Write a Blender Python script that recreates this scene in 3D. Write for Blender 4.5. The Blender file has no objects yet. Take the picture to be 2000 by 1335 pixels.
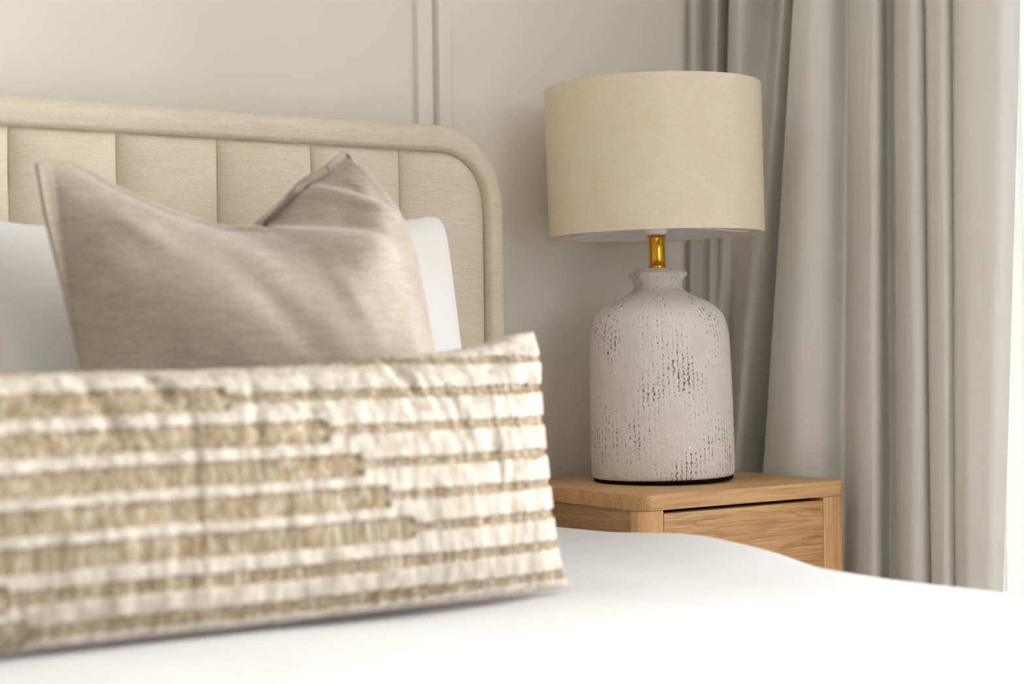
import bpy, bmesh, math
import numpy as np
from mathutils import Vector, Matrix, noise

PI = math.pi
scene = bpy.context.scene
COL = scene.collection

# ------------------------------------------------------------------ camera
cam_data = bpy.data.cameras.new('camera')
cam_data.sensor_fit = 'HORIZONTAL'
cam_data.sensor_width = 36.0
cam_data.lens = 3428.42 * 36.0 / 2000.0
cam_data.clip_start = 0.02
cam_data.dof.use_dof = True
cam_data.dof.focus_distance = 2.74
cam_data.dof.aperture_fstop = 2.5
cam = bpy.data.objects.new('camera', cam_data)
COL.objects.link(cam)
fw = Vector((0.56338, 0.8262, -0.00034))
rt = Vector((0.82613, -0.56333, -0.01302))
up = rt.cross(fw)
M3 = Matrix((rt, up, -fw)).transposed()
cam.matrix_world = Matrix.Translation((0, 0, 0.785)) @ M3.to_4x4()
scene.camera = cam

# ------------------------------------------------------------------ daylight
world = bpy.data.worlds.new('overcast_sky')
scene.world = world
world.use_nodes = True
bg = world.node_tree.nodes['Background']
bg.inputs['Color'].default_value = (0.97, 0.985, 1.0, 1)
bg.inputs['Strength'].default_value = 1.1


def area_light(name, loc, rot, sx, sy, power, color=(0.985, 0.99, 1.0)):
    l = bpy.data.lights.new(name, 'AREA')
    l.shape = 'RECTANGLE'
    l.size, l.size_y = sx, sy
    l.energy = power
    l.color = color
    o = bpy.data.objects.new(name, l)
    o.location = loc
    o.rotation_euler = rot
    COL.objects.link(o)
    return o


# daylight through the big side window; the sky and an added fill lamp give the rest
area_light('daylight_window_right', (2.46, 1.08, 1.30), (0, PI / 2, 0), 2.3, 2.6, 236)
area_light('fill_light_front', (1.15, -2.58, 1.45), (PI / 2, 0, 0), 1.5, 1.6, 19)  # added fill from behind the camera, lifts the table lamp and headboard wall

scene.view_settings.view_transform = 'Standard'
scene.view_settings.look = 'None'
scene.view_settings.exposure = 0.37
scene.view_settings.gamma = 1.0
scene.view_settings.use_curve_mapping = False
scene.cycles.use_denoising = True
scene.cycles.max_bounces = 10
scene.cycles.diffuse_bounces = 6
scene.cycles.transparent_max_bounces = 12


# ------------------------------------------------------------------ materials
def lin(r, g, b):
    def f(c):
        c /= 255.0
        return c / 12.92 if c <= 0.04045 else ((c + 0.055) / 1.055) ** 2.4
    return (f(r), f(g), f(b), 1.0)


class Mat:
    def __init__(self, name, rough=0.8, spec=0.3):
        self.m = bpy.data.materials.new(name)
        self.m.use_nodes = True
        self.t = self.m.node_tree
        self.n = self.t.nodes
        self.b = self.n['Principled BSDF']
        self.out = self.n['Material Output']
        self.b.inputs['Roughness'].default_value = rough
        self.b.inputs['Specular IOR Level'].default_value = spec
        self._tc = None

    def node(self, kind, **kw):
        n = self.n.new(kind)
        for k, v in kw.items():
            if k in n.inputs:
                s = n.inputs[k]
                if isinstance(v, bpy.types.NodeSocket):
                    self.t.links.new(v, s)
                else:
                    s.default_value = v
            else:
                setattr(n, k, v)
        return n

    def link(self, a, b):
        self.t.links.new(a, b)

    def coord(self, which='Object', scale=(1, 1, 1), rot=(0, 0, 0), loc=(0, 0, 0)):
        if self._tc is None:
            self._tc = self.n.new('ShaderNodeTexCoord')
        mp = self.n.new('ShaderNodeMapping')
        mp.inputs['Scale'].default_value = scale
        mp.inputs['Rotation'].default_value = rot
        mp.inputs['Location'].default_value = loc
        self.link(self._tc.outputs[which], mp.inputs['Vector'])
        return mp.outputs['Vector']

    def noise(self, vec, scale=1.0, detail=4.0, rough=0.55, dist=0.0):
        n = self.node('ShaderNodeTexNoise', Vector=vec, Scale=scale, Detail=detail, Roughness=rough, Distortion=dist)
        return n.outputs['Fac']

    def ramp(self, fac, stops, interp='LINEAR'):
        r = self.n.new('ShaderNodeValToRGB')
        r.color_ramp.interpolation = interp
        e = r.color_ramp.elements
        e[0].position, e[0].color = stops[0]
        e[1].position, e[1].color = stops[-1]
        for p, c in stops[1:-1]:
            x = e.new(p)
            x.color = c
        self.link(fac, r.inputs['Fac'])
        return r.outputs['Color']

    def mix(self, fac, a, b, mode='MIX'):
        n = self.n.new('ShaderNodeMix')
        n.data_type = 'RGBA'
        n.blend_type = mode
        for s, v in ((n.inputs[0], fac), (n.inputs[6], a), (n.inputs[7], b)):
            if isinstance(v, bpy.types.NodeSocket):
                self.link(v, s)
            else:
                s.default_value = v
        return n.outputs[2]

    def math(self, op, a, b=0.0):
        n = self.n.new('ShaderNodeMath')
        n.operation = op
        for s, v in ((n.inputs[0], a), (n.inputs[1], b)):
            if isinstance(v, bpy.types.NodeSocket):
                self.link(v, s)
            else:
                s.default_value = v
        return n.outputs[0]

    def color(self, c):
        if isinstance(c, bpy.types.NodeSocket):
            self.link(c, self.b.inputs['Base Color'])
        else:
            self.b.inputs['Base Color'].default_value = c
        return self

    def bump(self, h, strength=0.3, dist=0.001):
        n = self.node('ShaderNodeBump', Strength=strength, Distance=dist, Height=h)
        self.link(n.outputs['Normal'], self.b.inputs['Normal'])
        return self

    def translucent(self, fac, col, transparent=0.0):
        tr = self.n.new('ShaderNodeBsdfTranslucent')
        if isinstance(col, bpy.types.NodeSocket):
            self.link(col, tr.inputs['Color'])
        else:
            tr.inputs['Color'].default_value = col
        mx = self.node('ShaderNodeMixShader', Fac=fac)
        self.link(self.b.outputs[0], mx.inputs[1])
        self.link(tr.outputs[0], mx.inputs[2])
        o = mx
        if transparent:
            tp = self.n.new('ShaderNodeBsdfTransparent')
            m2 = self.node('ShaderNodeMixShader', Fac=transparent)
            self.link(mx.outputs[0], m2.inputs[1])
            self.link(tp.outputs[0], m2.inputs[2])
            o = m2
        self.link(o.outputs[0], self.out.inputs['Surface'])
        return self


def paint(name, c, rough=0.6):
    m = Mat(name, rough, 0.25)
    m.color(c)
    m.bump(m.noise(m.coord(), 180, 3), 0.06, 0.0006)
    return m.m


def fabric(name, c1, c2, weave=(420, 420, 420), rough=0.95, mottling=12, bstr=0.25, fleck=None, sheen=0.15):
    """woven cloth: fine crossed threads in the relief, slight colour mottling"""
    m = Mat(name, rough, 0.1)
    thread = m.noise(m.coord(scale=(weave[0], weave[0], weave[1])), 1.0, 2, 0.6)
    thread2 = m.noise(m.coord(scale=(weave[0] * .12, weave[0] * .12, weave[1])), 1.0, 2, 0.6)
    mot = m.noise(m.coord(), mottling, 4)
    f = m.math('ADD', m.math('MULTIPLY', thread, 0.35), m.math('ADD', m.math('MULTIPLY', thread2, 0.35), m.math('MULTIPLY', mot, 0.3)))
    col = m.ramp(f, [(0.32, c2), (0.62, c1)])
    if fleck:
        fl = m.noise(m.coord(scale=(420, 420, 1000)), 1.0, 1, 0.4)
        col = m.mix(m.ramp(fl, [(0.72, (0, 0, 0, 1)), (0.80, (0.6, 0.6, 0.6, 1))]), col, fleck)
    m.color(col)
    m.b.inputs['Sheen Weight'].default_value = sheen
    m.bump(m.math('ADD', thread, thread2), bstr, 0.0006)
    m.fab_col = col
    return m


def oak(name, axis, seed=0.0, figure=0.0, tint=1.0):
    """oak with the grain along one object axis"""
    m = Mat(name, 0.42, 0.35)
    s_f = [7.0, 7.0, 7.0]
    s_c = [1.2, 1.2, 1.2]
    for i in range(3):
        if i != axis:
            s_f[i] = 210.0
            s_c[i] = 16.0
    s_p = [v * 3.2 for v in s_f]
    broad = m.noise(m.coord(scale=s_c, loc=(seed, seed * 2, seed * 3)), 1.0, 3, 0.5, 0.8)
    fine = m.noise(m.coord(scale=s_f, loc=(seed, seed, seed)), 1.0, 4, 0.6, 0.2)
    pore = m.noise(m.coord(scale=s_p, loc=(seed, 0, 0)), 1.0, 2, 0.5)
    base = m.ramp(broad, [(0.3, lin(200 * tint, 154 * tint, 102 * tint)), (0.7, lin(222 * tint, 180 * tint, 130 * tint))])
    if figure:
        d = m.noise(m.coord(scale=[v * 1.6 for v in s_c], loc=(seed, 0, 1.3)), 1.0, 3, 0.55, 0.4)
        bands = m.math('FRACT', m.math('MULTIPLY', d, 15.0))
        lines = m.ramp(bands, [(0.0, (0.62, 0.58, 0.54, 1)), (0.10, (1, 1, 1, 1)), (0.62, (1, 1, 1, 1)), (1.0, (0.66, 0.62, 0.58, 1))])
        base = m.mix(figure, base, lines, 'MULTIPLY')
    fl = m.ramp(fine, [(0.36, (0.76, 0.70, 0.64, 1)), (0.52, (1, 1, 1, 1)), (0.75, (1.08, 1.06, 1.04, 1))])
    col = m.mix(0.75, base, fl, 'MULTIPLY')
    po = m.ramp(pore, [(0.30, (0.55, 0.45, 0.38, 1)), (0.40, (1, 1, 1, 1))])
    col = m.mix(0.7, col, po, 'MULTIPLY')
    if axis == 0 and not figure:      # end grain shows where the outline turns the corner
        nn = m.node('ShaderNodeSeparateXYZ', Vector=m._tc.outputs['Normal'])
        k = m.math('ABSOLUTE', m.math('MULTIPLY', nn.outputs[0], nn.outputs[1]))
        eg = m.noise(m.coord(scale=(900, 900, 260), rot=(0, 0.6, 0)), 1.0, 2, 0.5)
        egc = m.ramp(eg, [(0.35, lin(140, 100, 62)), (0.6, lin(206, 168, 120))])
        col = m.mix(m.ramp(k, [(0.16, (0, 0, 0, 1)), (0.24, (0.85, 0.85, 0.85, 1))]), col, egc)
    m.color(col)
    m.bump(m.math('ADD', fine, pore), 0.18, 0.0005)
    return m.m


M_wall = paint('wall_paint_greige', lin(231, 228, 218))
M_trim = paint('trim_paint_greige', lin(231, 228, 218), 0.45)
M_wall_far = paint('wall_paint_taupe', lin(206, 201, 190))
M_ceil = paint('ceiling_paint', lin(240, 239, 234))
M_carpet = fabric('carpet_beige', lin(130, 112, 92), lin(98, 84, 68), (300, 300), 1.0, 30, 0.6).m
M_head = fabric('headboard_linen', lin(228, 216, 199), lin(200, 186, 167), (300, 720), 0.95, 5, 0.45).m
M_white = fabric('white_cotton', lin(230, 229, 227), lin(224, 223, 221), (500, 500), 0.9, 5, 0.08, sheen=0.05).m
M_duvet = fabric('white_duvet_cotton', lin(223, 223, 225), lin(218, 218, 220), (600, 600), 0.9, 4, 0.05, sheen=0.05).m
M_throw = fabric('taupe_linen', lin(182, 170, 157), lin(138, 125, 110), (260, 520), 0.92, 9, 0.35, sheen=0.3).m
M_throw_seam = fabric('taupe_linen_seam', lin(176, 163, 146), lin(146, 132, 114), (260, 520), 0.92, 9, 0.35).m
M_frame_w = paint('window_frame_white', lin(240, 240, 238), 0.35)
M_under = fabric('bed_base_fabric', lin(205, 192, 172), lin(180, 166, 146), (300, 600)).m
M_oak_x = oak('oak_grain_x', 0, 0.0)
M_oak_draw = oak('oak_drawer', 0, 3.1, 0.75, 0.985)
M_oak_y = oak('oak_side', 1, 5.3, 0.5, 0.9)
M_oak_z = oak('oak_leg', 2, 1.7, 0.0, 1.04)

mt = fabric('curtain_cloth', lin(238, 237, 232), lin(231, 230, 224), (600, 600), 0.9, 3, 0.10, sheen=0.1)
mt.translucent(0.43, lin(240, 238, 230))
M_curtain = mt.m
mt = Mat('sheer_voile', 0.9, 0.1)
mt.color(lin(248, 248, 246))
mt.translucent(0.042, lin(250, 250, 248), 0.0)
M_sheer = mt.m

mt = fabric('shade_linen', lin(247, 236, 217), lin(233, 217, 192), (330, 620), 0.95, 20, 0.30, lin(150, 120, 84))
mt.translucent(0.22, lin(235, 205, 160))
M_shade = mt.m
mt = Mat('shade_liner', 0.6, 0.2)
mt.color(lin(226, 226, 230))
mt.translucent(0.25, lin(235, 225, 205))
M_liner = mt.m
mt = Mat('polished_brass', 0.12, 0.5)
mt.color(lin(222, 164, 52))
mt.b.inputs['Metallic'].default_value = 1.0
M_brass = mt.m
mt = Mat('white_plastic', 0.3, 0.5)
mt.color(lin(240, 242, 242))
M_plastic = mt.m
mt = Mat('bulb_glass', 0.15, 0.5)
mt.color(lin(244, 244, 240))
M_bulb = mt.m
mt = Mat('black_felt', 0.95, 0.1)
mt.color(lin(16, 14, 14))
M_felt = mt.m
mt = Mat('dark_gap', 0.9, 0.1)
mt.color(lin(60, 40, 24))
M_inside = mt.m

# window glass: clear with a fresnel reflection
mt = Mat('clear_glass', 0.0, 0.5)
tp = mt.n.new('ShaderNodeBsdfTransparent')
gl = mt.node('ShaderNodeBsdfGlossy', Roughness=0.02)
fr = mt.node('ShaderNodeFresnel', IOR=1.45)
mx = mt.n.new('ShaderNodeMixShader')
mt.link(fr.outputs[0], mx.inputs[0])
mt.link(tp.outputs[0], mx.inputs[1])
mt.link(gl.outputs[0], mx.inputs[2])
mt.link(mx.outputs[0], mt.out.inputs['Surface'])
M_glass = mt.m

# lamp base: whitewashed rough clay, broken upright ridges, dark pits where the wash has worn off
mt = Mat('whitewashed_clay', 0.9, 0.15)
uvn = mt.coord('UV')                       # u: around (metres), v: height (metres)
sep = mt.node('ShaderNodeSeparateXYZ', Vector=uvn)
wob = mt.noise(mt.coord('UV', (60, 30, 1)), 1.0, 2)
ang = mt.math('ADD', mt.math('MULTIPLY', sep.outputs[0], 2 * PI / 0.0086), mt.math('MULTIPLY', wob, 2.6))
ridge = mt.math('MULTIPLY', mt.math('ADD', mt.math('SINE', ang), 1.0), 0.5)
dash = mt.noise(mt.coord('UV', (380, 190, 1)), 1.0, 3)
grit = mt.noise(mt.coord('UV', (900, 900, 1)), 1.0, 4, 0.65)
patch = mt.noise(mt.coord('UV', (15, 9, 1), loc=(1.25, 0.1, 0)), 1.0, 4, 0.6)
groove = mt.math('SUBTRACT', 1.0, ridge)
pitv = mt.math('ADD', mt.math('MULTIPLY', groove, 0.13), mt.math('ADD', mt.math('MULTIPLY', dash, 0.62), mt.math('ADD', mt.math('MULTIPLY', patch, 0.62), mt.math('MULTIPLY', grit, 0.26))))
pit = mt.ramp(pitv, [(0.985, (0, 0, 0, 1)), (1.0, (1, 1, 1, 1))])
pitv2 = mt.math('SUBTRACT', pitv, 0.10)
pit = mt.ramp(pitv2, [(0.815, (0, 0, 0, 1)), (0.90, (1, 1, 1, 1))])
tone = mt.ramp(mt.math('ADD', mt.math('MULTIPLY', grit, 0.6), mt.math('MULTIPLY', patch, 0.4)), [(0.35, lin(228, 222, 211)), (0.65, lin(254, 252, 247))])
colr = mt.mix(pit, tone, lin(132, 114, 104))
mt.color(colr)
sand = mt.noise(mt.coord('UV', (300, 260, 1)), 1.0, 5, 0.75)
hgt = mt.math('ADD', mt.math('MULTIPLY', mt.math('MULTIPLY', ridge, mt.math('ADD', dash, -0.2)), 1.1), mt.math('ADD', mt.math('MULTIPLY', grit, 0.5), mt.math('MULTIPLY', sand, 1.7)))
hgt = mt.math('SUBTRACT', hgt, mt.math('MULTIPLY', pit, 0.6))
mt.bump(hgt, 0.8, 0.0019)
M_clay = mt.m

# striped pillow: tan woven ground, cream raised slubs; the weave attribute is 0 for cream, 1 for tan
mt = Mat('striped_weave', 0.95, 0.1)
at = mt.node('ShaderNodeAttribute', attribute_name='weave')
thr = mt.noise(mt.coord(scale=(420, 420, 40)), 1.0, 2, 0.6)
thr2 = mt.noise(mt.coord(scale=(90, 90, 14)), 1.0, 2, 0.6)
tan = mt.ramp(mt.math('ADD', mt.math('MULTIPLY', thr, 0.5), mt.math('MULTIPLY', thr2, 0.5)), [(0.36, lin(112, 97, 75)), (0.50, lin(146, 129, 104)), (0.64, lin(178, 163, 140))])
cream = mt.ramp(thr2, [(0.35, lin(172, 161, 147)), (0.6, lin(204, 196, 184))])
wv = mt.math('ADD', at.outputs['Fac'], mt.math('MULTIPLY', mt.math('SUBTRACT', thr, 0.5), 0.5))
wvr = mt.ramp(wv, [(0.3, (0, 0, 0, 1)), (0.7, (1, 1, 1, 1))])
dsh = mt.noise(mt.coord(scale=(260, 260, 11)), 1.0, 2, 0.5)
loose = mt.ramp(dsh, [(0.52, (0, 0, 0, 1)), (0.66, (0.75, 0.75, 0.75, 1))])
vein = mt.ramp(mt.noise(mt.coord(scale=(170, 170, 14)), 1.0, 3, 0.6), [(0.34, (0.5, 0.5, 0.5, 1)), (0.46, (0, 0, 0, 1))])
cream2 = mt.mix(vein, cream, lin(150, 133, 108))
mt.color(mt.mix(wvr, cream2, mt.mix(loose, tan, cream)))
mt.bump(thr, 0.5, 0.0012)
M_weave = mt.m


# ------------------------------------------------------------------ mesh helpers
def link(name, me, mat=None, parent=None, loc=(0, 0, 0), smooth=False):
    o = bpy.data.objects.new(name, me)
    COL.objects.link(o)
    o.location = loc
    if mat is not None:
        me.materials.append(mat)
    if parent is not None:
        o.parent = parent
    if smooth:
        me.polygons.foreach_set('use_smooth', [True] * len(me.polygons))
    return o


def mesh(name, verts, faces, mat, parent=None, loc=(0, 0, 0), smooth=False, fix=True, merge=0.0):
    """verts are in the parent's space; loc only moves the origin"""
    me = bpy.data.meshes.new(name)
    v = np.asarray(verts, float) - np.asarray(loc, float)
    me.from_pydata(v.tolist(), [], faces)
    if fix or merge:
        bm = bmesh.new()
        bm.from_mesh(me)
        if merge:
            bmesh.ops.remove_doubles(bm, verts=bm.verts, dist=merge)
        bmesh.ops.recalc_face_normals(bm, faces=bm.faces)
        bm.to_mesh(me)
        bm.free()
    me.update()
    return link(name, me, mat, parent, loc, smooth)


def grid_faces(n, m, wrap_m=False, off=0):
    f = []
    for i in range(n - 1):
        for j in range(m if wrap_m else m - 1):
            a = off + i * m + j
            b = off + i * m + (j + 1) % m
            f.append((a, b, b + m, a + m))
    return f


def empty(name, loc, label, cat, group=None):
    o = bpy.data.objects.new(name, None)
    o.empty_display_size = 0.1
    o.location = loc
    COL.objects.link(o)
    tag(o, label, cat, group)
    return o


def tag(o, label=None, cat=None, group=None, kind=None):
    if label:
        o['label'] = label
    if cat:
        o['category'] = cat
    if group:
        o['group'] = group
    if kind:
        o['kind'] = kind
    return o


def box(name, lo, hi, mat, parent=None, bevel=0.0, seg=2, loc=None):
    lo, hi = np.array(lo, float), np.array(hi, float)
    ctr = (lo + hi) / 2 if loc is None else np.array(loc, float)
    bm = bmesh.new()
    bmesh.ops.create_cube(bm, size=1.0)
    for v in bm.verts:
        v.co = Vector(lo + (np.array(v.co) + 0.5) * (hi - lo) - ctr)
    if bevel:
        bmesh.ops.bevel(bm, geom=list(bm.edges), offset=bevel, segments=seg, affect='EDGES', profile=0.5)
    me = bpy.data.meshes.new(name)
    bm.to_mesh(me)
    bm.free()
    return link(name, me, mat, parent, tuple(ctr), smooth=False)


def prism(name, poly, z0, z1, mat, parent=None, bevel=0.0, loc=(0, 0, 0)):
    """extrude a plan outline (x, y) from z0 to z1"""
    bm = bmesh.new()
    vs = [bm.verts.new(Vector((x, y, z0)) - Vector(loc)) for x, y in poly]
    f = bm.faces.new(vs)
    r = bmesh.ops.extrude_face_region(bm, geom=[f])
    top = [g for g in r['geom'] if isinstance(g, bmesh.types.BMVert)]
    bmesh.ops.translate(bm, verts=top, vec=(0, 0, z1 - z0))
    bmesh.ops.recalc_face_normals(bm, faces=bm.faces)
    if bevel:
        es = [e for e in bm.edges if abs(e.verts[0].co.z - e.verts[1].co.z) < 1e-6]
        bmesh.ops.bevel(bm, geom=es, offset=bevel, segments=2, affect='EDGES', profile=0.5)
    me = bpy.data.meshes.new(name)
    bm.to_mesh(me)
    bm.free()
    return link(name, me, mat, parent, loc)


def lathe(name, prof, mat, parent=None, n=64, smooth=True, loc=(0, 0, 0), close=False, uv=False):
    """prof: list of (radius, z); a radius of 0 closes the end"""
    prof = list(prof)
    V = []
    for r, z in prof:
        for k in range(n):
            a = 2 * PI * k / n
            V.append((max(r, 1e-5) * math.cos(a), max(r, 1e-5) * math.sin(a), z))
    F = grid_faces(len(prof), n, True)
    if close:
        m = len(prof)
        for k in range(n):
            a, b = (m - 1) * n + k, (m - 1) * n + (k + 1) % n
            F.append((a, b, (k + 1) % n, k))
    o = mesh(name, V, F, mat, parent, smooth=smooth, fix=True)
    o.location = loc
    if uv:
        rmax = max(r for r, z in prof)
        me = o.data
        l = me.uv_layers.new(name='UVMap')
        for p in me.polygons:
            us = []
            for li in p.loop_indices:
                co = me.vertices[me.loops[li].vertex_index].co
                us.append((li, math.atan2(co.y, co.x), co.z))
            hi = max(u[1] for u in us)
            for li, a, z in us:
                if hi - a > PI:
                    a += 2 * PI
                l.data[li].uv = (a * rmax, z)
    return o


def smooth_by_angle(o, deg=40):
    bm = bmesh.new()
    bm.from_mesh(o.data)
    for f in bm.faces:
        f.smooth = True
    for e in bm.edges:
        if len(e.link_faces) == 2 and e.calc_face_angle(0) > math.radians(deg):
            e.smooth = False
    bm.to_mesh(o.data)
    bm.free()


def sstep(a, b, x):
    t = np.clip((x - a) / (b - a), 0, 1)
    return t * t * (3 - 2 * t)


def nz(x, y, z=0.0):
    return noise.noise((x, y, z))


def nfield(A, B, fa, fb, seed=0.0, oct=2):
    out = np.zeros(A.shape)
    for idx in np.ndindex(A.shape):
        v, amp, k = 0.0, 1.0, 1.0
        for _ in range(oct):
            v += amp * noise.noise((A[idx] * fa * k, B[idx] * fb * k, seed))
            amp *= 0.5
            k *= 2.0
        out[idx] = v
    return out


def spline(xs, ys, x):
    """smooth monotone-ish cubic (pchip) through points"""
    xs, ys, x = np.asarray(xs, float), np.asarray(ys, float), np.asarray(x, float)
    h = np.diff(xs)
    d = np.diff(ys) / h
    mm = np.zeros(len(xs))
    mm[0], mm[-1] = d[0], d[-1]
    for i in range(1, len(xs) - 1):
        if d[i - 1] * d[i] > 0:
            w1, w2 = 2 * h[i] + h[i - 1], h[i] + 2 * h[i - 1]
            mm[i] = (w1 + w2) / (w1 / d[i - 1] + w2 / d[i])
    i = np.clip(np.searchsorted(xs, x) - 1, 0, len(xs) - 2)
    t = (x - xs[i]) / h[i]
    t2, t3 = t * t, t * t * t
    return (2 * t3 - 3 * t2 + 1) * ys[i] + (t3 - 2 * t2 + t) * h[i] * mm[i] + (-2 * t3 + 3 * t2) * ys[i + 1] + (t3 - t2) * h[i] * mm[i + 1]


# ------------------------------------------------------------------ the room
XL, XR, YF, YB, ZC = -2.9, 2.32, -2.4, 2.52, 2.6      # inner faces of the room
WY0, WY1, WZ0, WZ1 = -0.25, 2.42, 0.05, 2.4           # right-hand window opening
FX0, FX1, FZ0, FZ1 = 0.4, 1.9, 0.65, 2.25             # window behind the camera


def structure(o):
    o['kind'] = 'structure'
    return o


structure(box('floor', (XL - .1, YF - .1, -0.1), (XR + .12, YB + .12, 0.0), M_carpet))
structure(box('ceiling', (XL - .1, YF - .1, ZC), (XR + .12, YB + .12, ZC + .1), M_ceil))
structure(box('wall_left', (XL - .1, YF - .1, 0), (XL, YB + .12, ZC), M_wall_far))


def wall_with_hole(name, rects, mat):
    bm = bmesh.new()
    for lo, hi in rects:
        r = bmesh.ops.create_cube(bm, size=1.0)
        lo, hi = np.array(lo), np.array(hi)
        for v in r['verts']:
            v.co = Vector(lo + (np.array(v.co) + 0.5) * (hi - lo))
    me = bpy.data.meshes.new(name)
    bm.to_mesh(me)
    bm.free()
    return structure(link(name, me, mat))


wall_with_hole('wall_right', [
    ((XR, YF - .1, 0), (XR + .12, WY0, ZC)), ((XR, WY1, 0), (XR + .12, YB + .12, ZC)),
    ((XR, WY0, 0), (XR + .12, WY1, WZ0)), ((XR, WY0, WZ1), (XR + .12, WY1, ZC))], M_wall)
wall_with_hole('wall_front', [
    ((XL, YF - .1, 0), (FX0, YF, ZC)), ((FX1, YF - .1, 0), (XR, YF, ZC)),
    ((FX0, YF - .1, 0), (FX1, YF, FZ0)), ((FX0, YF - .1, FZ1), (FX1, YF, ZC))], M_wall)

# headboard wall: raised field on the right, recessed panel on the left of the moulding
wall_with_hole('wall_back', [
    ((1.60, YB, 0), (XR, YB + .12, ZC)), ((XL, YB + .020, 0), (1.537, YB + .12, ZC)),
    ((1.537, YB + .022, 0), (1.60, YB + .12, ZC))], M_wall)
prof = [(1.536, YB + .0225), (1.536, YB + .0205), (1.5375, YB + .0202), (1.539, YB + .0070), (1.5405, YB + .0060), (1.5655, YB + .0055),
        (1.5668, YB + .0065), (1.5672, YB + .0125), (1.5728, YB + .0125), (1.5740, YB - .0045), (1.5752, YB - .0055), (1.5975, YB - .0055), (1.599, YB - .004), (1.599, YB + .0225)]
structure(prism('trim_1', prof, 0.12, ZC - 0.15, M_trim))


def window(name, axis, a0, a1, z0, z1, pos, mull, label=None):
    """frame and panes set in a wall; axis 1: wall runs along y, axis 0: along x"""
    w, d = 0.05, 0.05

    def bx(nm, p0, p1, q0, q1, mat, par, dd=d):
        if axis == 1:
            return box(nm, (pos, p0, q0), (pos + dd, p1, q1), mat, par, 0.003 if mat is M_frame_w else 0, loc=(0, 0, 0))
        return box(nm, (p0, pos, q0), (p1, pos + dd, q1), mat, par, 0.003 if mat is M_frame_w else 0, loc=(0, 0, 0))
    bm_parts = [(a0, a1, z0, z0 + w), (a0, a1, z1 - w, z1), (a0, a0 + w, z0 + w, z1 - w), (a1 - w, a1, z0 + w, z1 - w)]
    root = structure(bx(name, *bm_parts[0], M_frame_w, None))
    for p in bm_parts[1:]:
        bx('window_frame', *p, M_frame_w, root)
    edges = [a0 + w] + list(mull) + [a1 - w]
    for mpos in mull:
        bx('mullion', mpos - .025, mpos + .025, z0 + w, z1 - w, M_frame_w, root)
    for i in range(len(edges) - 1):
        e0 = edges[i] + (0.025 if i else 0)
        e1 = edges[i + 1] - (0.025 if i < len(edges) - 2 else 0)
        if axis == 1:
            box('pane', (pos + .02, e0, z0 + w), (pos + .026, e1, z1 - w), M_glass, root, loc=(0, 0, 0))
        else:
            box('pane', (e0, pos + .02, z0 + w), (e1, pos + .026, z1 - w), M_glass, root, loc=(0, 0, 0))
    return root


window('window_1', 1, WY0, WY1, WZ0, WZ1, XR + .05, [0.30, 1.25])
window('window_2', 0, FX0, FX1, FZ0, FZ1, YF - .08, [1.15])
structure(box('baseboard_back', (1.60, YB - .012, 0.0), (XR, YB, 0.11), M_trim, None, 0.003))
structure(box('baseboard_left', (XL, YF, 0.0), (XL + .012, YB, 0.11), M_trim, None, 0.003))

# ------------------------------------------------------------------ bed and headboard
HX0, HX1, HZ = -0.186, 1.624, 1.1365
HYF = 2.40                                  # plane of the seams
SEAM0, PITCH = 1.4275, 0.1574
bed = empty('bed', ((HX0 + HX1) / 2, 1.4, 0), 'double bed with beige upholstered channel-tufted headboard rounded at the corners', 'bed')
BL = Vector(bed.location)


def bedpart(name, V, F, mat, parent=bed, **kw):
    V = np.asarray(V, float) - np.array(BL)
    return mesh(name, V, F, mat, parent, **kw)


# border: padded roll swept round the outline
WB, RO = 0.0375, 0.125
path = []                                    # (point on the inner edge line, outward normal)
R_in = RO - WB
xi0, xi1, zi = HX0 + WB, HX1 - WB, HZ - 0.044
for z in np.linspace(0.28, zi - R_in, 24)[:-1]:
    path.append((xi1, z, 1.0, 0.0))
for a in np.linspace(0, PI / 2, 28):
    path.append((xi1 - R_in + R_in * math.cos(a), zi - R_in + R_in * math.sin(a), math.cos(a), math.sin(a)))
for x in np.linspace(xi1 - R_in, xi0 + R_in, 90)[1:-1]:
    path.append((x, zi, 0.0, 1.0))
for a in np.linspace(PI / 2, PI, 28):
    path.append((xi0 + R_in + R_in * math.cos(a), zi - R_in + R_in * math.sin(a), math.cos(a), math.sin(a)))
for z in np.linspace(zi - R_in, 0.28, 24)[1:]:
    path.append((xi0, z, -1.0, 0.0))
sec = []                                     # (outward fraction, y)
for t in np.linspace(0, 1, 9):
    a = t * PI / 2
    sec.append((0.20 * (1 - math.cos(a)), HYF + 0.004 - 0.016 * math.sin(a)))
sec.append((0.36, HYF - 0.0140))
for t in np.linspace(0, 1, 10):
    a = t * PI / 2
    sec.append((0.50 + 0.50 * math.sin(a), HYF - 0.0142 + 0.030 * (1 - math.cos(a))))
sec += [(1.0, HYF + 0.05), (1.0, 2.500), (0.0, 2.500), (0.0, HYF + 0.03)]
V = []
for (x, z, ox, oz) in path:
    wb = WB if abs(ox) > 0.99 else WB + (0.044 - WB) * oz * oz
    for s, y in sec:
        V.append((x + ox * wb * s, y + 0.0006 * nz(x * 9, z * 9, s * 3), z + oz * wb * s))
F = grid_faces(len(path), len(sec), True)
head = bedpart('headboard', V, F, M_head, bed, smooth=True)
smooth_by_angle(head, 55)

# channel panels: eleven separate upholstered channels
def inner_top(x):
    if x > xi1 - R_in:
        return zi - R_in + math.sqrt(max(R_in ** 2 - (x - (xi1 - R_in)) ** 2, 0))
    if x < xi0 + R_in:
        return zi - R_in + math.sqrt(max(R_in ** 2 - ((xi0 + R_in) - x) ** 2, 0))
    return zi


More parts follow.
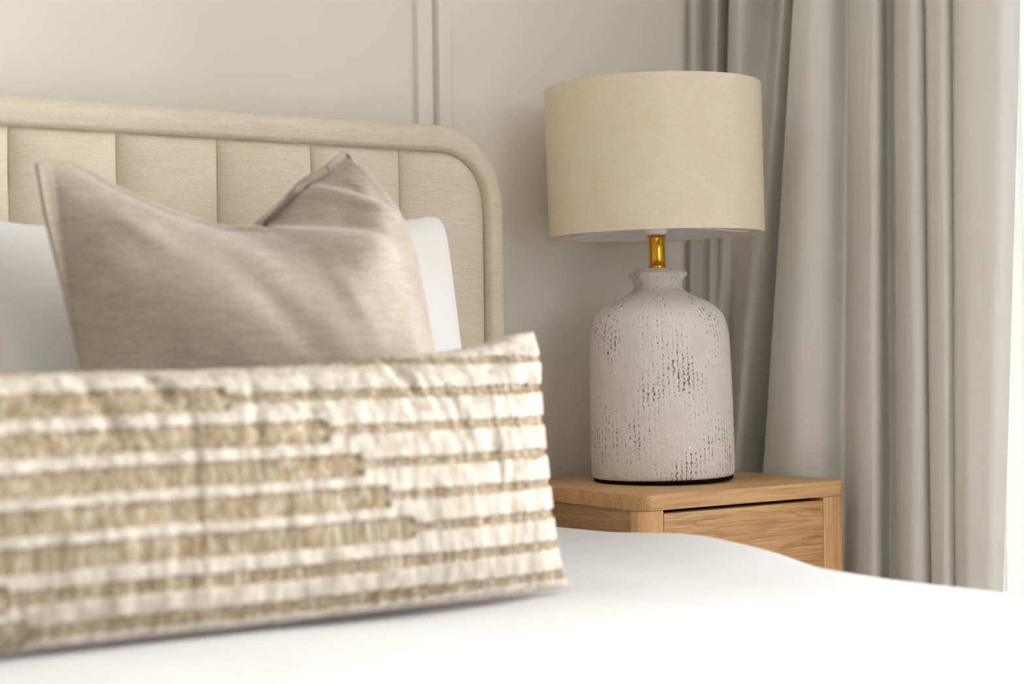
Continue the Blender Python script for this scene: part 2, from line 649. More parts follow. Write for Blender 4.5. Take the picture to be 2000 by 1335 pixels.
seams = [xi1] + [SEAM0 - PITCH * k for k in range(10)] + [xi0]
for k in range(11):
    x1, x0 = seams[k], seams[k + 1]
    nu, nv = 33, 60
    V = []
    us = np.sin(np.linspace(-PI / 2, PI / 2, nu))
    for i in range(nv + 1):
        v = i / nv
        v = 1 - (1 - v) ** 1.6
        for u in us:
            x = (x0 + x1) / 2 + u * (x1 - x0) / 2
            zt = inner_top(x)
            z = 0.28 + (zt - 0.28) * v
            ex = (1 - abs(u) ** 2.6)
            ez = 1 - math.exp(-(zt - z) / 0.012)
            if k == 0:      # the curved corner shortens the distance to the border seam
                cx, cz = xi1 - R_in, zi - R_in
                if x > cx and z > cz:
                    dd = R_in - math.hypot(x - cx, z - cz)
                    ez = min(ez, 1 - math.exp(-max(dd, 0) / 0.012))
            b = 0.0225 * (max(ex, 0) ** 0.62) * (0.15 + 0.85 * ez)
            y = HYF + 0.008 - b + 0.0012 * nz(x * 14, z * 11, 3.0) * ex
            xw = x + 0.0012 * nz(z * 16, k * 7.0, 1.0) * (0 if k in (0,) and u > 0.9 else 1) * (1 if abs(u) > .97 else 0.6)
            V.append((xw, y, z))
    F = grid_faces(nv + 1, nu)
    bedpart('channel_panel', V, F, M_head, head, smooth=True)

box('headboard_backing', np.array((HX0 + .03, HYF + .03, .25)) - BL, np.array((HX1 - .03, 2.495, zi - .06)) - BL, M_under, bed)
box('bed_base', np.array((HX0 + .03, .42, .10)) - BL, np.array((HX1 - .05, 2.385, .27)) - BL, M_under, bed, 0.01)
box('mattress', np.array((HX0 + .05, .44, .272)) - BL, np.array((HX1 - .075, 2.37, .455)) - BL, M_white, bed, 0.04, 4)
for lx in (HX0 + .1, HX1 - .14):
    for ly in (.5, 2.3):
        prism('leg', [(lx - BL.x + .025 * math.cos(a), ly - BL.y + .025 * math.sin(a)) for a in np.linspace(0, 2 * PI, 17)[:-1]], 0.0, 0.10, M_oak_z, bed, 0.002)

# ------------------------------------------------------------------ duvet
DXL, DXR = HX0 + .02, 1.605
nl = 170
# cross-section parameter: right side hem -> top -> left side hem
edgeY = [0.3, 1.0, 1.32, 1.49, 1.60, 1.70, 1.85, 2.03, 2.22, 2.4]
edgeZ = [.497, .497, .497, .496, .496, .507, .517, .508, .502, .498]
xs_top = np.concatenate([np.linspace(0, 0.3, 20)[:-1], np.linspace(0.3, 1.30, 70)[:-1], np.linspace(1.30, DXR - .06, 40)])
sec_pts = [(DXL, z, 0) for z in np.linspace(0.20, 0.42, 8)]
RE = 0.058
for a in np.linspace(0, PI / 2, 12)[1:-1]:
    sec_pts.append((DXL + RE - RE * math.cos(a), 0.43 + RE * math.sin(a), 1))
for x in np.linspace(DXL + RE, 1.28, 90)[:-1]:
    sec_pts.append((x, 0.488, 2))
for x in np.linspace(1.28, DXR - RE, 60):
    sec_pts.append((x, 0.488, 2))
for a in np.linspace(0, PI / 2, 18)[1:]:
    sec_pts.append((DXR - RE + RE * math.sin(a), 0.43 + RE * math.cos(a), 1))
for z in np.linspace(0.43, 0.20, 12)[1:]:
    sec_pts.append((DXR, z, 0))
Ys = np.concatenate([np.linspace(0.32, 0.36, 3)[:-1], np.linspace(0.36, 2.375, 210)])
V = []
for Y in Ys:
    ez = float(spline(edgeY, edgeZ, Y)) - 0.488
    foot = 1 - math.exp(-(Y - 0.32) / 0.03)
    for (x, z, kind) in sec_pts:
        h = max(0.0, (z - 0.20) / 0.288)
        w = math.exp(-((x - 1.56) / 0.16) ** 2)
        bulge = ez * w * h ** 2
        und = 0.0035 * nz(x * 3.2, Y * 3.2, 5.0) + 0.0012 * nz(x * 9 + Y * 4, Y * 7, 8.0)
        # soft lengthwise folds fanning out from under the pillows
        fold = 0.0028 * math.sin(10 * (Y + 0.55 * x) + 2.0 * nz(x * 2, Y * 2, 2.0)) * math.exp(-((x - 1.3) / 0.25) ** 2 - ((Y - 1.85) / 0.25) ** 2)
        # broad rumple in the foreground
        dent = -0.008 * math.exp(-((Y - 1.70) / 0.09) ** 2) * (1 - float(sstep(1.22, 1.34, np.array(x))))
        rum = -0.040 * (1 - float(sstep(0.93, 1.12, np.array(Y - 0.17 * (x - 1.2)))))
        zz = z + h * (bulge + und + fold + rum + dent) - 0.10 * (1 - foot) * h
        xx = x + (0.012 * nz(Y * 2.6, z * 3, 1.0) + 0.006 * nz(Y * 7, z * 2, 4.0)) * (1 - h) * (1 if x > 0.7 else -1)
        V.append((xx, Y, zz))
DL = (0.7, 1.35, 0.2)
duvet = mesh('duvet', V, grid_faces(len(Ys), len(sec_pts)), M_duvet, None, loc=DL, smooth=True)
md = duvet.modifiers.new('thickness', 'SOLIDIFY')
md.thickness = 0.018
md.offset = -1
tag(duvet, 'plain white duvet spread over the bed, draped down its right side', 'duvet')


# ------------------------------------------------------------------ pillows
def pillow(name, Bx, Bz, plane, tf, tb, mat, s, t, loc, extra=None, sharp=0.0):
    """Bx, Bz: grids of outline-space positions; tf / tb: thickness forward and back (grids);
    plane(z) gives the depth of the middle sheet"""
    n, m = Bx.shape
    Y0 = plane(Bz)
    fr = np.stack([Bx, Y0 - tf, Bz], -1).reshape(-1, 3)
    bk = np.stack([Bx, Y0 + tb, Bz], -1).reshape(-1, 3)
    F = grid_faces(n, m) + [tuple(reversed(f)) for f in grid_faces(n, m, off=n * m)]
    o = mesh(name, np.vstack([fr, bk]), F, mat, None, loc=loc, smooth=True, merge=0.00005)
    return o


def coons(s, t, L, R, T, B):
    """s, t in 0..1 grids; L, R: t -> (x, z); T, B: s -> (x, z)"""
    Lx, Lz = L(t)
    Rx, Rz = R(t)
    Tx, Tz = T(s)
    Bx_, Bz_ = B(s)
    c00, c10 = B(np.array(0.0)), B(np.array(1.0))
    c01, c11 = T(np.array(0.0)), T(np.array(1.0))
    out = []
    for k, (l, r, tp_, bt) in enumerate(((Lx, Rx, Tx, Bx_), (Lz, Rz, Tz, Bz_))):
        v = (1 - s) * l + s * r + (1 - t) * bt + t * tp_
        v -= (1 - s) * (1 - t) * c00[k] + s * (1 - t) * c10[k] + (1 - s) * t * c01[k] + s * t * c11[k]
        out.append(v)
    return out


def pts(param, P):
    P = np.array(P, float)
    d = np.concatenate([[0], np.cumsum(np.hypot(*np.diff(P, axis=0).T))])
    d = d / d[-1] if param is None else np.array(param, float)
    return lambda q: (spline(d, P[:, 0], q), spline(d, P[:, 1], q))


def prof_edge(s, t, ps=0.5, pt=0.5):
    a = np.clip(4 * s * (1 - s), 0, 1)
    b = np.clip(4 * t * (1 - t), 0, 1)
    return a ** ps * b ** pt


def unit(n, m):
    s, t = np.meshgrid((1 - np.cos(np.linspace(0, PI, n))) / 2, (1 - np.cos(np.linspace(0, PI, m))) / 2, indexing='ij')
    return s, t


# white sleeping pillow against the headboard
s, t = unit(90, 70)
L = pts(None, [(0.690, .500), (0.705, .60), (0.712, .74), (0.700, .88), (0.686, .962)])
R = pts(None, [(1.412, .500), (1.402, .60), (1.396, .75), (1.403, .90), (1.406, .945), (1.404, .964)])
T = pts(None, [(0.686, .962), (0.722, .950), (0.80, .943), (1.05, .946), (1.25, .958), (1.35, .9685), (1.385, .9735), (1.397, .9715), (1.404, .964)])
Bm = pts(None, [(0.690, .500), (1.05, .492), (1.412, .500)])
X, Z = coons(s, t, L, R, T, Bm)
e = prof_edge(s, t, 0.42, 0.45)
th = 0.088 * e + 0.005 * nfield(X, Z, 7, 9, 1.0) * e + 0.002 * nfield(X, Z, 22, 16, 3.0) * e
pillow_w = pillow('sleeping_pillow', X, Z, lambda z: 2.125 + .25 * (z - .5), th, 0.075 * e, M_white, s, t, (1.05, 2.1, .495))
tag(pillow_w, 'white cotton sleeping pillow leaning on the headboard behind the taupe pillow', 'pillow')

# taupe throw pillow, chopped in the middle, right ear folded
s, t = unit(150, 130)
L = pts(None, [(0.752, .500), (0.742, .63), (0.733, .763), (0.724, .856), (0.713, .954), (0.711, 1.004)])
R = pts(None, [(1.214, .500), (1.213, .64), (1.209, .764), (1.211, .832), (1.207, .90), (1.186, .949), (1.154, 1.007), (1.139, 1.038)])
T = pts(None, [(0.711, 1.004), (0.727, 1.0105), (0.752, 1.009), (0.80, .986), (0.838, .968), (0.90, .946), (0.955, .935), (0.983, .935), (1.005, .948), (1.035, .973), (1.066, 1.000), (1.10, 1.019), (1.122, 1.035), (1.131, 1.041), (1.139, 1.038)])
Bm = pts(None, [(0.752, .500), (0.98, .492), (1.214, .500)])
X, Z = coons(s, t, L, R, T, Bm)
FL = 0.022                                   # flat stitched edge
a = np.clip((np.minimum(s, 1 - s) - FL) / (0.5 - FL), 0, 1)
b = np.clip((np.minimum(t, 1 - t) - FL) / (0.5 - FL), 0, 1)
ee = (1 - (1 - a) ** 2.4) ** 0.62 * (1 - (1 - b) ** 2.4) ** 0.6
# a round belly whose crest stands right of the middle
un = (X - 1.03) / np.where(X < 1.03, 0.300, 0.185)
dome = np.clip(1 - np.abs(un) ** 1.55, 0, 1) ** 0.85
vert = (1 - (1 - b) ** 2.2) ** 0.62 * (0.72 + 0.30 * sstep(0.62, 0.90, Z))
th = 0.0022 * np.clip(4 * np.minimum.reduce([s, 1 - s, t, 1 - t]) / FL, 0, 1) + (0.012 * ee + 0.122 * dome * vert * 1.32)
# the chop: the front belly stands proud of the folded right ear along a slanting crease
crx = [0.60, 0.955, 0.985, 1.03, 1.09, 1.13, 1.24]
crz = [1.10, 0.945, 0.937, 0.929, 0.9235, 0.921, 0.915]
dz = Z - spline(crx, crz, X)
wx = sstep(0.955, 1.0, X) * (1 - sstep(1.075, 1.135, X))
belly = np.exp(-((dz + 0.022) / 0.026) ** 2) * wx
recede = sstep(-0.004, 0.010, dz) * wx * np.exp(-np.clip(dz, 0, 1) / 0.05)
th = th + 0.020 * belly - 0.050 * recede
# second fold across the ear
cr2 = [1.0, 1.05, 1.075, 1.11, 1.15, 1.19, 1.22]
cz2 = [0.985, 0.990, 0.990, 0.977, 0.960, 0.943, 0.93]
dz2 = Z - spline(cr2, cz2, X)
w2 = sstep(1.03, 1.06, X) * (1 - sstep(1.14, 1.19, X))
th = th + 0.010 * np.exp(-((dz2 + 0.008) / 0.011) ** 2) * w2 - 0.016 * sstep(-0.002, 0.008, dz2) * w2 * np.exp(-np.clip(dz2, 0, 1) / 0.03)
# pocket pleats under the ear
for (px, pz, ang, amp, wd, ln) in [(1.045, .962, 0.35, -.007, .006, .04), (1.06, .975, 0.25, -.005, .005, .03), (1.17, .945, -1.05, -.004, .005, .04),
                                   (1.10, .905, -.5, .005, .012, .05), (0.80, .93, -.55, .006, .016, .10), (0.86, .90, -.75, -.005, .02, .08), (0.77, .95, -.9, -.004, .015, .05),
                                   (1.09, 1.0, .9, -.004, .005, .02), (1.12, .995, -1.0, .005, .006, .03), (0.95, .89, -.25, .005, .016, .07), (1.02, .86, -1.2, .005, .014, .06), (0.93, .84, -1.0, -.006, .018, .08)]:
    ca, sa = math.cos(ang), math.sin(ang)
    along = (X - px) * ca + (Z - pz) * sa
    across = -(X - px) * sa + (Z - pz) * ca
    th = th + amp * np.exp(-(along / ln) ** 2 - (across / wd) ** 2) * np.clip(ee * 2.5, 0, 1)
th = th + (0.0045 * nfield(X, Z, 6, 6, 11.0) + 0.0012 * nfield(X, Z, 30, 22, 13.0)) * ee
# the left side hangs hollow
hollow = np.exp(-((X - 0.80) / 0.07) ** 2 - ((Z - 0.80) / 0.14) ** 2)
th = th - 0.012 * hollow * ee
th = np.maximum(th, 0.0008 * (ee > 0) - 0.03 * recede)
th[0, :] = th[-1, :] = 0
th[:, 0] = th[:, -1] = 0
back = 0.062 * ee + 0.0022 * np.clip(4 * np.minimum.reduce([s, 1 - s, t, 1 - t]) / FL, 0, 1)
back = np.maximum(back, -th + 0.012 * np.clip(ee * 4, 0, 1))
back[0, :] = back[-1, :] = 0
back[:, 0] = back[:, -1] = 0
TP = (0.97, 1.9, .492)
tplane = lambda z: 1.875 + .33 * (z - .5)
throw = pillow('throw_pillow', X, Z, tplane, th, back, M_throw, s, t, TP)
tag(throw, 'square taupe linen throw pillow with a chopped top and folded right corner', 'pillow')
# stitched seam cord along the two sides
for side, nm in ((0, 'side_seam'), (-1, 'side_seam')):
    qx, qz = X[side, 4:-3], Z[side, 4:-3]
    V = []
    for i in range(len(qx)):
        for k in range(8):
            a_ = 2 * PI * k / 8
            V.append((qx[i] + 0.0032 * math.cos(a_) - (0.001 if side else -0.001), tplane(qz[i]) + 0.0042 * math.sin(a_), qz[i]))
    mesh(nm, np.array(V) - np.array(TP), grid_faces(len(qx), 8, True), M_throw_seam, throw, smooth=True)

# long striped lumbar pillow in front
nu, nv = 460, 230
LX0, LX1 = 0.262, 1.236
s, t = np.meshgrid(np.linspace(0, 1, nu), np.linspace(0, 1, nv), indexing='ij')
s = (s + (1 - np.cos(PI * s)) / 2) / 2
t = (t + (1 - np.cos(PI * t)) / 2) / 2
R = pts(None, [(1.240, .489), (1.226, .530), (1.2235, .60), (1.228, .69), (1.233, .735), (1.239, .765), (1.236, .7965)])
L = pts(None, [(0.258, .489), (0.272, .530), (0.276, .60), (0.274, .69), (0.268, .735), (0.262, .765), (0.262, .7965)])
T = pts(None, [(0.262, .7965), (0.30, .786), (0.40, .770), (0.60, .761), (0.75, .759), (0.92, .763), (1.02, .768), (1.10, .774), (1.16, .782), (1.205, .793), (1.236, .7965)])
Bm = pts(None, [(0.258, .489), (0.33, .487), (0.75, .486), (1.15, .487), (1.240, .489)])
X, Z = coons(s, t, L, R, T, Bm)
e = prof_edge(s, t, 0.40, 0.50)
rows = np.array([.5075, .5435, .5795, .6155, .6515, .6895, .7275, .763])
wide_to = np.array([0.565, 0.545, 1.005, 0.976, 0.946, 0.909, 0.80, 0.50])
wide2 = {1: (0.62, 1.03, 0.38)}
# rows drift a little and thin tan lines keep going to the right end
rowz = Z + 0.0025 * nfield(X, Z, 5, 2, 21.0, 1)
weave = np.zeros(X.shape)
for i, rz in enumerate(rows):
    jit = 0.004 * np.sin(X * 900 + i) * 0
    left = 1 - sstep(wide_to[i] - .002, wide_to[i] + .002, X)
    half = 0.0050 + 0.0072 * left
    if i < 2:
        half = half + 0.0022 * (1 - sstep(0.95, 1.12, X))
    if i in wide2 and False:
        q0, q1, q2 = wide2[i]
        half = half + 0.0035 * sstep(q0 - .004, q0 + .004, X) * (1 - sstep(q1 - .004, q1 + .004, X))
    if i == 7:
        half = half * 0.8
    fr_ = (0.0028 * nfield(X, Z * 0 + i, 200, 1, 31.0, 1) + 0.0016 * nfield(X, Z * 0 + i, 30, 1, 33.0, 1))
    weave = np.maximum(weave, 1 - sstep(half + fr_ - 0.0014, half + fr_ + 0.0014, np.abs(rowz - rz)))
slub = 0.5 + 0.5 * nfield(X, Z, 34, 26, 41.0, 2)
ridge = (1 - weave) * (0.0030 + 0.0050 * slub) + 0.0006 * weave
th = 0.062 * e + ridge * np.clip(e * 3, 0, 1) + 0.006 * nfield(X, Z, 5, 6, 51.0) * e
for (px, pz, ang, amp, wd, ln) in [(1.02, .762, -1.15, -.014, .010, .030), (0.72, .755, -1.0, -.014, .012, .035), (1.06, .715, -1.25, -.003, .006, .05), (1.085, .70, -1.3, -.0025, .005, .05),
                                   (1.10, .70, -1.35, .002, .005, .05), (0.83, .72, 1.4, -.004, .007, .06), (0.90, .73, 1.3, -.004, .008, .05), (0.66, .72, -1.2, -.006, .010, .05), (0.75, .66, 1.5, -.004, .005, .09),
                                   (1.20, .74, .8, -.006, .012, .03), (1.14, .66, 1.5, .004, .005, .05), (1.17, .765, .4, -.010, .008, .02)]:
    ca, sa = math.cos(ang), math.sin(ang)
    along = (X - px) * ca + (Z - pz) * sa
    across = -(X - px) * sa + (Z - pz) * ca
    th = th + amp * np.exp(-(along / ln) ** 2 - (across / wd) ** 2) * np.clip(e * 2.5, 0, 1)
th[0, :] = th[-1, :] = 0
th[:, 0] = th[:, -1] = 0
zb = Z + 0.0
# scalloped right edge: the cream slubs puff out past the tan rows
Xs = X + (1 - weave) * 0.0028 * (sstep(0.985, 1.0, s) - sstep(0.015, 0.0, s))
lp = (0.75, 1.7, .488)
lumb = None
n, m = X.shape
plane = 1.705 + .22 * (Z - .5)
fr_ = np.stack([Xs, plane - th, Z], -1).reshape(-1, 3)
step = 6
ib, jb = sorted(set(list(range(0, n, step)) + [n - 1])), sorted(set(list(range(0, m, step)) + [m - 1]))
tb = 0.058 * e
bk = np.stack([Xs, plane + tb, Z], -1).reshape(-1, 3)
me = bpy.data.meshes.new('lumbar_pillow')
F = grid_faces(n, m) + [tuple(reversed(f)) for f in grid_faces(n, m, off=n * m)]
me.from_pydata((np.vstack([fr_, bk]) - np.array(lp)).tolist(), [], F)
at_ = me.attributes.new('weave', 'FLOAT', 'POINT')
at_.data.foreach_set('value', np.concatenate([weave.reshape(-1), weave.reshape(-1)]).astype(np.float32))
bm = bmesh.new()
bm.from_mesh(me)
bmesh.ops.remove_doubles(bm, verts=bm.verts, dist=0.00005)
bmesh.ops.recalc_face_normals(bm, faces=bm.faces)
bm.to_mesh(me)
bm.free()
lumb = link('lumbar_pillow', me, M_weave, None, lp, True)
tag(lumb, 'long lumbar pillow in cream with woven tan stripes, nearest on the bed', 'pillow')

# ------------------------------------------------------------------ nightstand
NX0, NX1, NY0, NY1, NZ = 1.6475, 2.0775, 2.0735, 2.475, 0.5502
NC = Vector(((NX0 + NX1) / 2, (NY0 + NY1) / 2, 0))
ns = empty('nightstand', NC, 'oak nightstand with rounded corners and one flush drawer beside the bed', 'nightstand')


def round_rect(x0, x1, y0, y1, r, n=7):
    P = []
    for cx, cy, a0 in ((x1 - r, y1 - r, 0), (x0 + r, y1 - r, PI / 2), (x0 + r, y0 + r, PI), (x1 - r, y0 + r, 1.5 * PI)):
        for a in np.linspace(a0, a0 + PI / 2, n):
            P.append((cx + r * math.cos(a) - NC.x, cy + r * math.sin(a) - NC.y))
    return P


TT = 0.0245
top = prism('top', round_rect(NX0, NX1, NY0, NY1, .019), NZ - TT, NZ, M_oak_x, ns, 0.0015)
smooth_by_angle(top, 30)
LWL, LWR, LWY = 0.041, 0.052, 0.031
ins = 0.0012
for (lx, ly, cx, cy, LW) in ((NX0 + ins, NY0 + ins, 1, 1, LWL), (NX1 - ins - LWR, NY0 + ins, -1, 1, LWR), (NX0 + ins, NY1 - ins - LWY, 1, -1, LWL), (NX1 - ins - LWR, NY1 - ins - LWY, -1, -1, LWR)):
    # square section with the outer corner rounded
    r = 0.018
    P = []
    for (px, py, sx, sy) in ((lx, ly, -1, -1), (lx + LW, ly, 1, -1), (lx + LW, ly + LWY, 1, 1), (lx, ly + LWY, -1, 1)):
        outer = (sx == -cx) and (sy == -cy)
        rr = r if outer else 0.0015
        c_x, c_y = px - sx * rr, py - sy * rr
        a0 = math.atan2(sy, sx)
        for a in np.linspace(a0 - PI / 4, a0 + PI / 4, 8 if outer else 2):
            P.append((c_x + rr * math.cos(a) - NC.x, c_y + rr * math.sin(a) - NC.y))
    lg = prism('leg', P, 0.0, NZ - TT - .0006, M_oak_z, ns)
    smooth_by_angle(lg, 30)
x0, x1 = NX0 + ins + LWL, NX1 - ins - LWR
drawer = box('drawer', np.array((x0 + .0012, NY0 + .0022, .375)) - NC, np.array((x1 - .0012, NY0 + .022, NZ - TT - .0056)) - NC, M_oak_draw, ns, 0.0008, loc=(0, 0, 0))
box('drawer_box', np.array((x0 + .015, NY0 + .0225, .385)) - NC, np.array((x1 - .015, NY1 - .05, NZ - TT - .03)) - NC, M_inside, drawer, loc=(0, 0, 0))
for nm, a_, b_ in (('side_panel', NX0 + ins + .004, NX0 + ins + .020), ('side_panel', NX1 - ins - .020, NX1 - ins - .004)):
    box(nm, np.array((a_, NY0 + ins + LWY + .0004, .350)) - NC, np.array((b_, NY1 - ins - LWY - .0004, NZ - TT - .0008)) - NC, M_oak_y, ns, loc=(0, 0, 0))
box('back_panel', np.array((x0 + .001, NY1 - .016, .350)) - NC, np.array((x1 - .001, NY1 - .004, NZ - TT - .0008)) - NC, M_oak_x, ns, loc=(0, 0, 0))
box('bottom_panel', np.array((x0 + .0005, NY0 + .006, .350)) - NC, np.array((x1 - .0005, NY1 - .017, .366)) - NC, M_oak_x, ns, loc=(0, 0, 0))

# ------------------------------------------------------------------ table lamp
LCX, LCY = 1.857, 2.280
lamp = empty('table_lamp', (LCX, LCY, NZ), 'table lamp with linen drum shade and whitewashed clay base on the nightstand', 'lamp')
lathe('base_pad', [(0, 0.0), (.1165, 0.0), (.119, .001), (.119, .0055), (.117, .006), (0, .006)], M_felt, lamp, 72)
S = 0.000871
vp = [(0, 936), (110, 936), (134, 935.5), (138, 933), (139.5, 928), (140.3, 906), (139.8, 850), (139.3, 787), (138, 720), (136.4, 668), (134.5, 650), (131.5, 636), (127.5, 625), (122, 616), (113.5, 606.5), (102, 598),
      (86, 589), (68, 581), (57.5, 575.5), (51, 571), (47.5, 567), (46, 562), (47, 555), (50, 549), (55.5, 543.5), (58, 540), (58.3, 537.5), (56.5, 535), (50.5, 532.8), (46.5, 530.5), (45.5, 528.5), (44, 527), (30, 526.5), (0, 526.5)]
dz0 = np.array([p[1] for p in vp], float)
# resample densely for real relief on the body
arc = np.concatenate([[0], np.cumsum(np.hypot(np.diff([p[0] for p in vp]), np.diff(dz0)))])
q = np.linspace(0, arc[-1], 290)
rr = np.interp(q, arc, [p[0] for p in vp]) * S
zz = 0.0045 + (936 - np.interp(q, arc, dz0)) * S
base = lathe('clay_base', list(zip(rr, zz)), M_clay, lamp, 380, uv=True)
co = np.zeros(len(base.data.vertices) * 3)
base.data.vertices.foreach_get('co', co)
co = co.reshape(-1, 3)
for i in range(len(co)):
    x, y, z = co[i]
    r = math.hypot(x, y)
    if r < 0.03:
        continue
    a_ = math.atan2(y, x)
    body = min(1.0, max(0.0, (0.285 - z) / 0.03)) * min(1.0, max(0.0, (z - 0.03) / 0.05))
    g = 0.5 + 0.5 * math.sin(a_ * 90 + 2.2 * nz(a_ * 7, z * 30, 2))
    d_ = body * (0.00035 * g * (0.5 + nz(a_ * 20, z * 90, 4))) + 0.0009 * nz(a_ * 10, z * 70, 6) + 0.0008 * nz(a_ * 42, z * 330, 9)
    co[i, 0] += d_ * x / r
    co[i, 1] += d_ * y / r
base.data.vertices.foreach_set('co', co.reshape(-1))
base.data.update()
zt = 0.0045 + (936 - 526.5) * S             # top of the clay
neck = [(0, zt - .003), (.0152, zt - .003), (.0158, zt + .0005), (.0158, zt + .003), (.0146, zt + .0045), (.0141, zt + .006), (.0141, zt + .050), (.0146, zt + .0515), (.0158, zt + .053), (.0158, zt + .056), (.0150, zt + .0572), (0, zt + .0572)]
nk = lathe('brass_neck', neck, M_brass, lamp, 48)
smooth_by_angle(nk, 35)
zs = zt + .0575
sock = lathe('lamp_socket', [(0, zs), (.0150, zs), (.0155, zs + .001), (.0172, zs + .004), (.0188, zs + .009), (.0198, zs + .015), (.0200, zs + .030), (.0195, zs + .040), (.0150, zs + .042), (0, zs + .042)], M_plastic, lamp, 40)
blb = lathe('bulb', [(.0130, zs + .042), (.0135, zs + .050), (.018, zs + .062), (.026, zs + .078), (.030, zs + .095), (.028, zs + .112), (.019, zs + .124), (.008, zs + .129), (0, zs + .130)], M_bulb, lamp, 40)
# shade: outer cloth, inner liner, rolled rims, wire fitter
SZ0, SZ1, SR0, SR1 = 0.4172, 0.6712, 0.1842, 0.1848
shade = lathe('shade', [(SR0 - .0012, SZ0 + .001), (SR0 - .0006, SZ0), (SR0, SZ0 + .001)] + [(SR0 + (SR1 - SR0) * k / 8, SZ0 + .002 + (SZ1 - SZ0 - .004) * k / 8) for k in range(9)] + [(SR1, SZ1 - .001), (SR1 - .0006, SZ1), (SR1 - .0012, SZ1 - .001)], M_shade, lamp, 128)
lathe('shade_liner', [(SR0 - .0014, SZ0 + .0035), (SR1 - .0014, SZ1 - .0035)], M_liner, shade, 128)


def ring(name, r, z, w, h, mat, parent, n=96):
    lathe(name, [(r + w * math.cos(a), z + h * math.sin(a)) for a in np.linspace(0, 2 * PI, 13)[:-1]], mat, parent, n, close=True)


ring('shade_rim', SR0 - .0026, SZ0 + .0024, .0022, .0024, M_shade, shade)
ring('shade_rim', SR1 - .0026, SZ1 - .0024, .0022, .0024, M_shade, shade)
ring('fitter_ring', .0225, zs + .0165, .0022, .0022, M_plastic, shade, 40)


def rod(name, p, q_, r, mat, parent, n=10):
    p, q_ = Vector(p), Vector(q_)
    d = (q_ - p).normalized()
    u = d.orthogonal().normalized()
    w = d.cross(u)
    V = []
    for e_ in (p, q_):
        for k in range(n):
            a = 2 * PI * k / n
            V.append(e_ + (u * math.cos(a) + w * math.sin(a)) * r)
    F = grid_faces(2, n, True) + [tuple(range(n)), tuple(range(n, 2 * n))]
    o = mesh(name, [tuple(v) for v in V], F, mat, parent, smooth=False)
    smooth_by_angle(o, 40)


a0 = math.atan2(-0.563, 0.826) + 0.35
for k in range(3):
    a = a0 + k * 2 * PI / 3
    rod('fitter_spoke', (.0235 * math.cos(a), .0235 * math.sin(a), zs + .0165), ((SR0 - .006) * math.cos(a), (SR0 - .006) * math.sin(a), SZ0 + .006), .0019, M_plastic, shade)
lamp.rotation_mode = 'AXIS_ANGLE'
lamp.rotation_axis_angle = (-0.0160, 0.5634, 0.8262, 0.0)
lamp.location.z = NZ + 0.0021
lamp.scale = (0.975, 0.975, 0.973)

# ------------------------------------------------------------------ curtains
TOP = [(2.118, 2.509), (2.11, 2.484), (2.15, 2.498), (2.125, 2.444), (2.14, 2.448), (2.19, 2.475), (2.145, 2.43), (2.12, 2.373), (2.17, 2.383), (2.2, 2.375), (2.17, 2.316), (2.22, 2.342), (2.255, 2.37), (2.15, 2.265), (2.12, 2.199), (2.14, 2.164), (2.185, 2.166), (2.145, 2.121), (2.125, 2.087), (2.118, 2.053), (2.122, 2.038), (2.15, 2.053), (2.25, 2.137), (2.2, 2.079), (2.15, 2.023), (2.125, 1.987), (2.118, 1.958), (2.13, 1.951), (2.16, 1.972), (2.235, 2.031), (2.17, 1.977), (2.135, 1.938), (2.12, 1.907), (2.125, 1.892), (2.15, 1.905), (2.163, 1.913), (2.145, 1.893), (2.12, 1.853), (2.122, 1.816), (2.135, 1.787), (2.17, 1.794), (2.22, 1.825)]
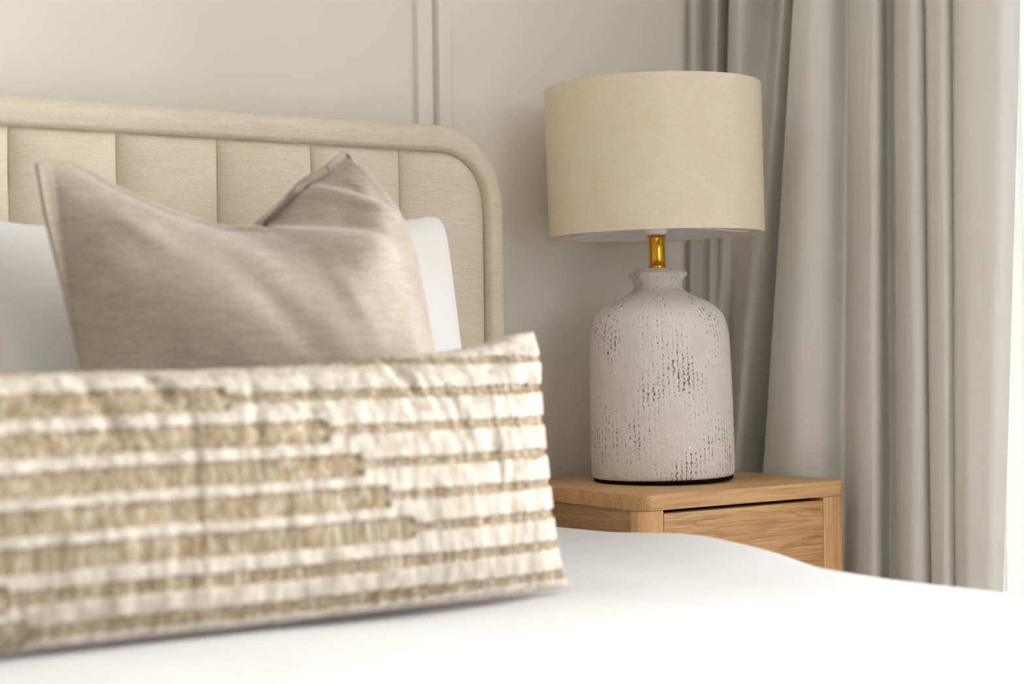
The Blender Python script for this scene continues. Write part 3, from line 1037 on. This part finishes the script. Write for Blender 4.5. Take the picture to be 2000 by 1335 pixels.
BOT = [(2.105, 2.509), (2.1, 2.5), (2.12, 2.503), (2.15, 2.508), (2.128, 2.495), (2.112, 2.462), (2.14, 2.47), (2.19, 2.50), (2.145, 2.454), (2.12, 2.392), (2.19, 2.431), (2.25, 2.465), (2.255, 2.465), (2.14, 2.336), (2.1, 2.237), (2.13, 2.193), (2.18, 2.184), (2.145, 2.141), (2.125, 2.105), (2.116, 2.071), (2.12, 2.052), (2.15, 2.067), (2.25, 2.146), (2.2, 2.088), (2.15, 2.033), (2.125, 1.997), (2.115, 1.965), (2.13, 1.955), (2.16, 1.975), (2.235, 2.032), (2.17, 1.978), (2.135, 1.941), (2.12, 1.91), (2.125, 1.899), (2.15, 1.912), (2.163, 1.921), (2.145, 1.901), (2.12, 1.861), (2.12, 1.831), (2.13, 1.81), (2.16, 1.821), (2.2, 1.848)]


def catmull(P, per=10):
    P = np.array(P, float)
    P = np.vstack([2 * P[0] - P[1], P, 2 * P[-1] - P[-2]])
    out = []
    for i in range(1, len(P) - 2):
        p0, p1, p2, p3 = P[i - 1:i + 3]
        for k in range(per):
            t_ = k / per
            out.append(0.5 * ((2 * p1) + (-p0 + p2) * t_ + (2 * p0 - 5 * p1 + 4 * p2 - p3) * t_ ** 2 + (-p0 + 3 * p1 - 3 * p2 + p3) * t_ ** 3))
    out.append(P[-2])
    return np.array(out)


# match the two profiles point for point (both carry 34 control points)
ct, cb = catmull(TOP), catmull(BOT)
zs_ = np.linspace(0.015, 2.56, 90)
V = []
for z in zs_:
    w = float(np.clip((1.34 - z) / (1.34 - 0.57), -0.25, 1.35))
    row = ct * (1 - w) + cb * w
    for j, (x, y) in enumerate(row):
        x2 = x + 0.0022 * nz(j * 0.09, z * 2.2, 7.0) + 0.0006 * nz(j * .3, z * 9, 3.0)
        V.append((min(x2, 2.262), min(y + 0.002 * nz(j * 0.11, z * 1.7, 9.0), 2.512), z))
cur = mesh('curtain', V, grid_faces(len(zs_), len(ct)), M_curtain, None, loc=(2.17, 2.15, 0.015), smooth=True, fix=False)
md = cur.modifiers.new('thickness', 'SOLIDIFY')
md.thickness = 0.0016
md.offset = 0
tag(cur, 'pale grey-green curtain gathered in deep folds beside the nightstand', 'curtain')

V = []
ys = np.linspace(2.49, 1.52, 620)
for z in np.linspace(0.015, 2.56, 24):
    for y in ys:
        V.append((2.288 + 0.012 * math.sin(y * 150 + 1.5 * nz(y * 3, z * .5, 1)) + 0.003 * nz(y * 9, z, 5), y, z))
sh = mesh('sheer_curtain', V, grid_faces(24, len(ys)), M_sheer, None, loc=(2.288, 0.7, 0.015), smooth=True, fix=False)
tag(sh, 'white sheer curtain bunched at the window edge behind the gathered curtain', 'curtain')
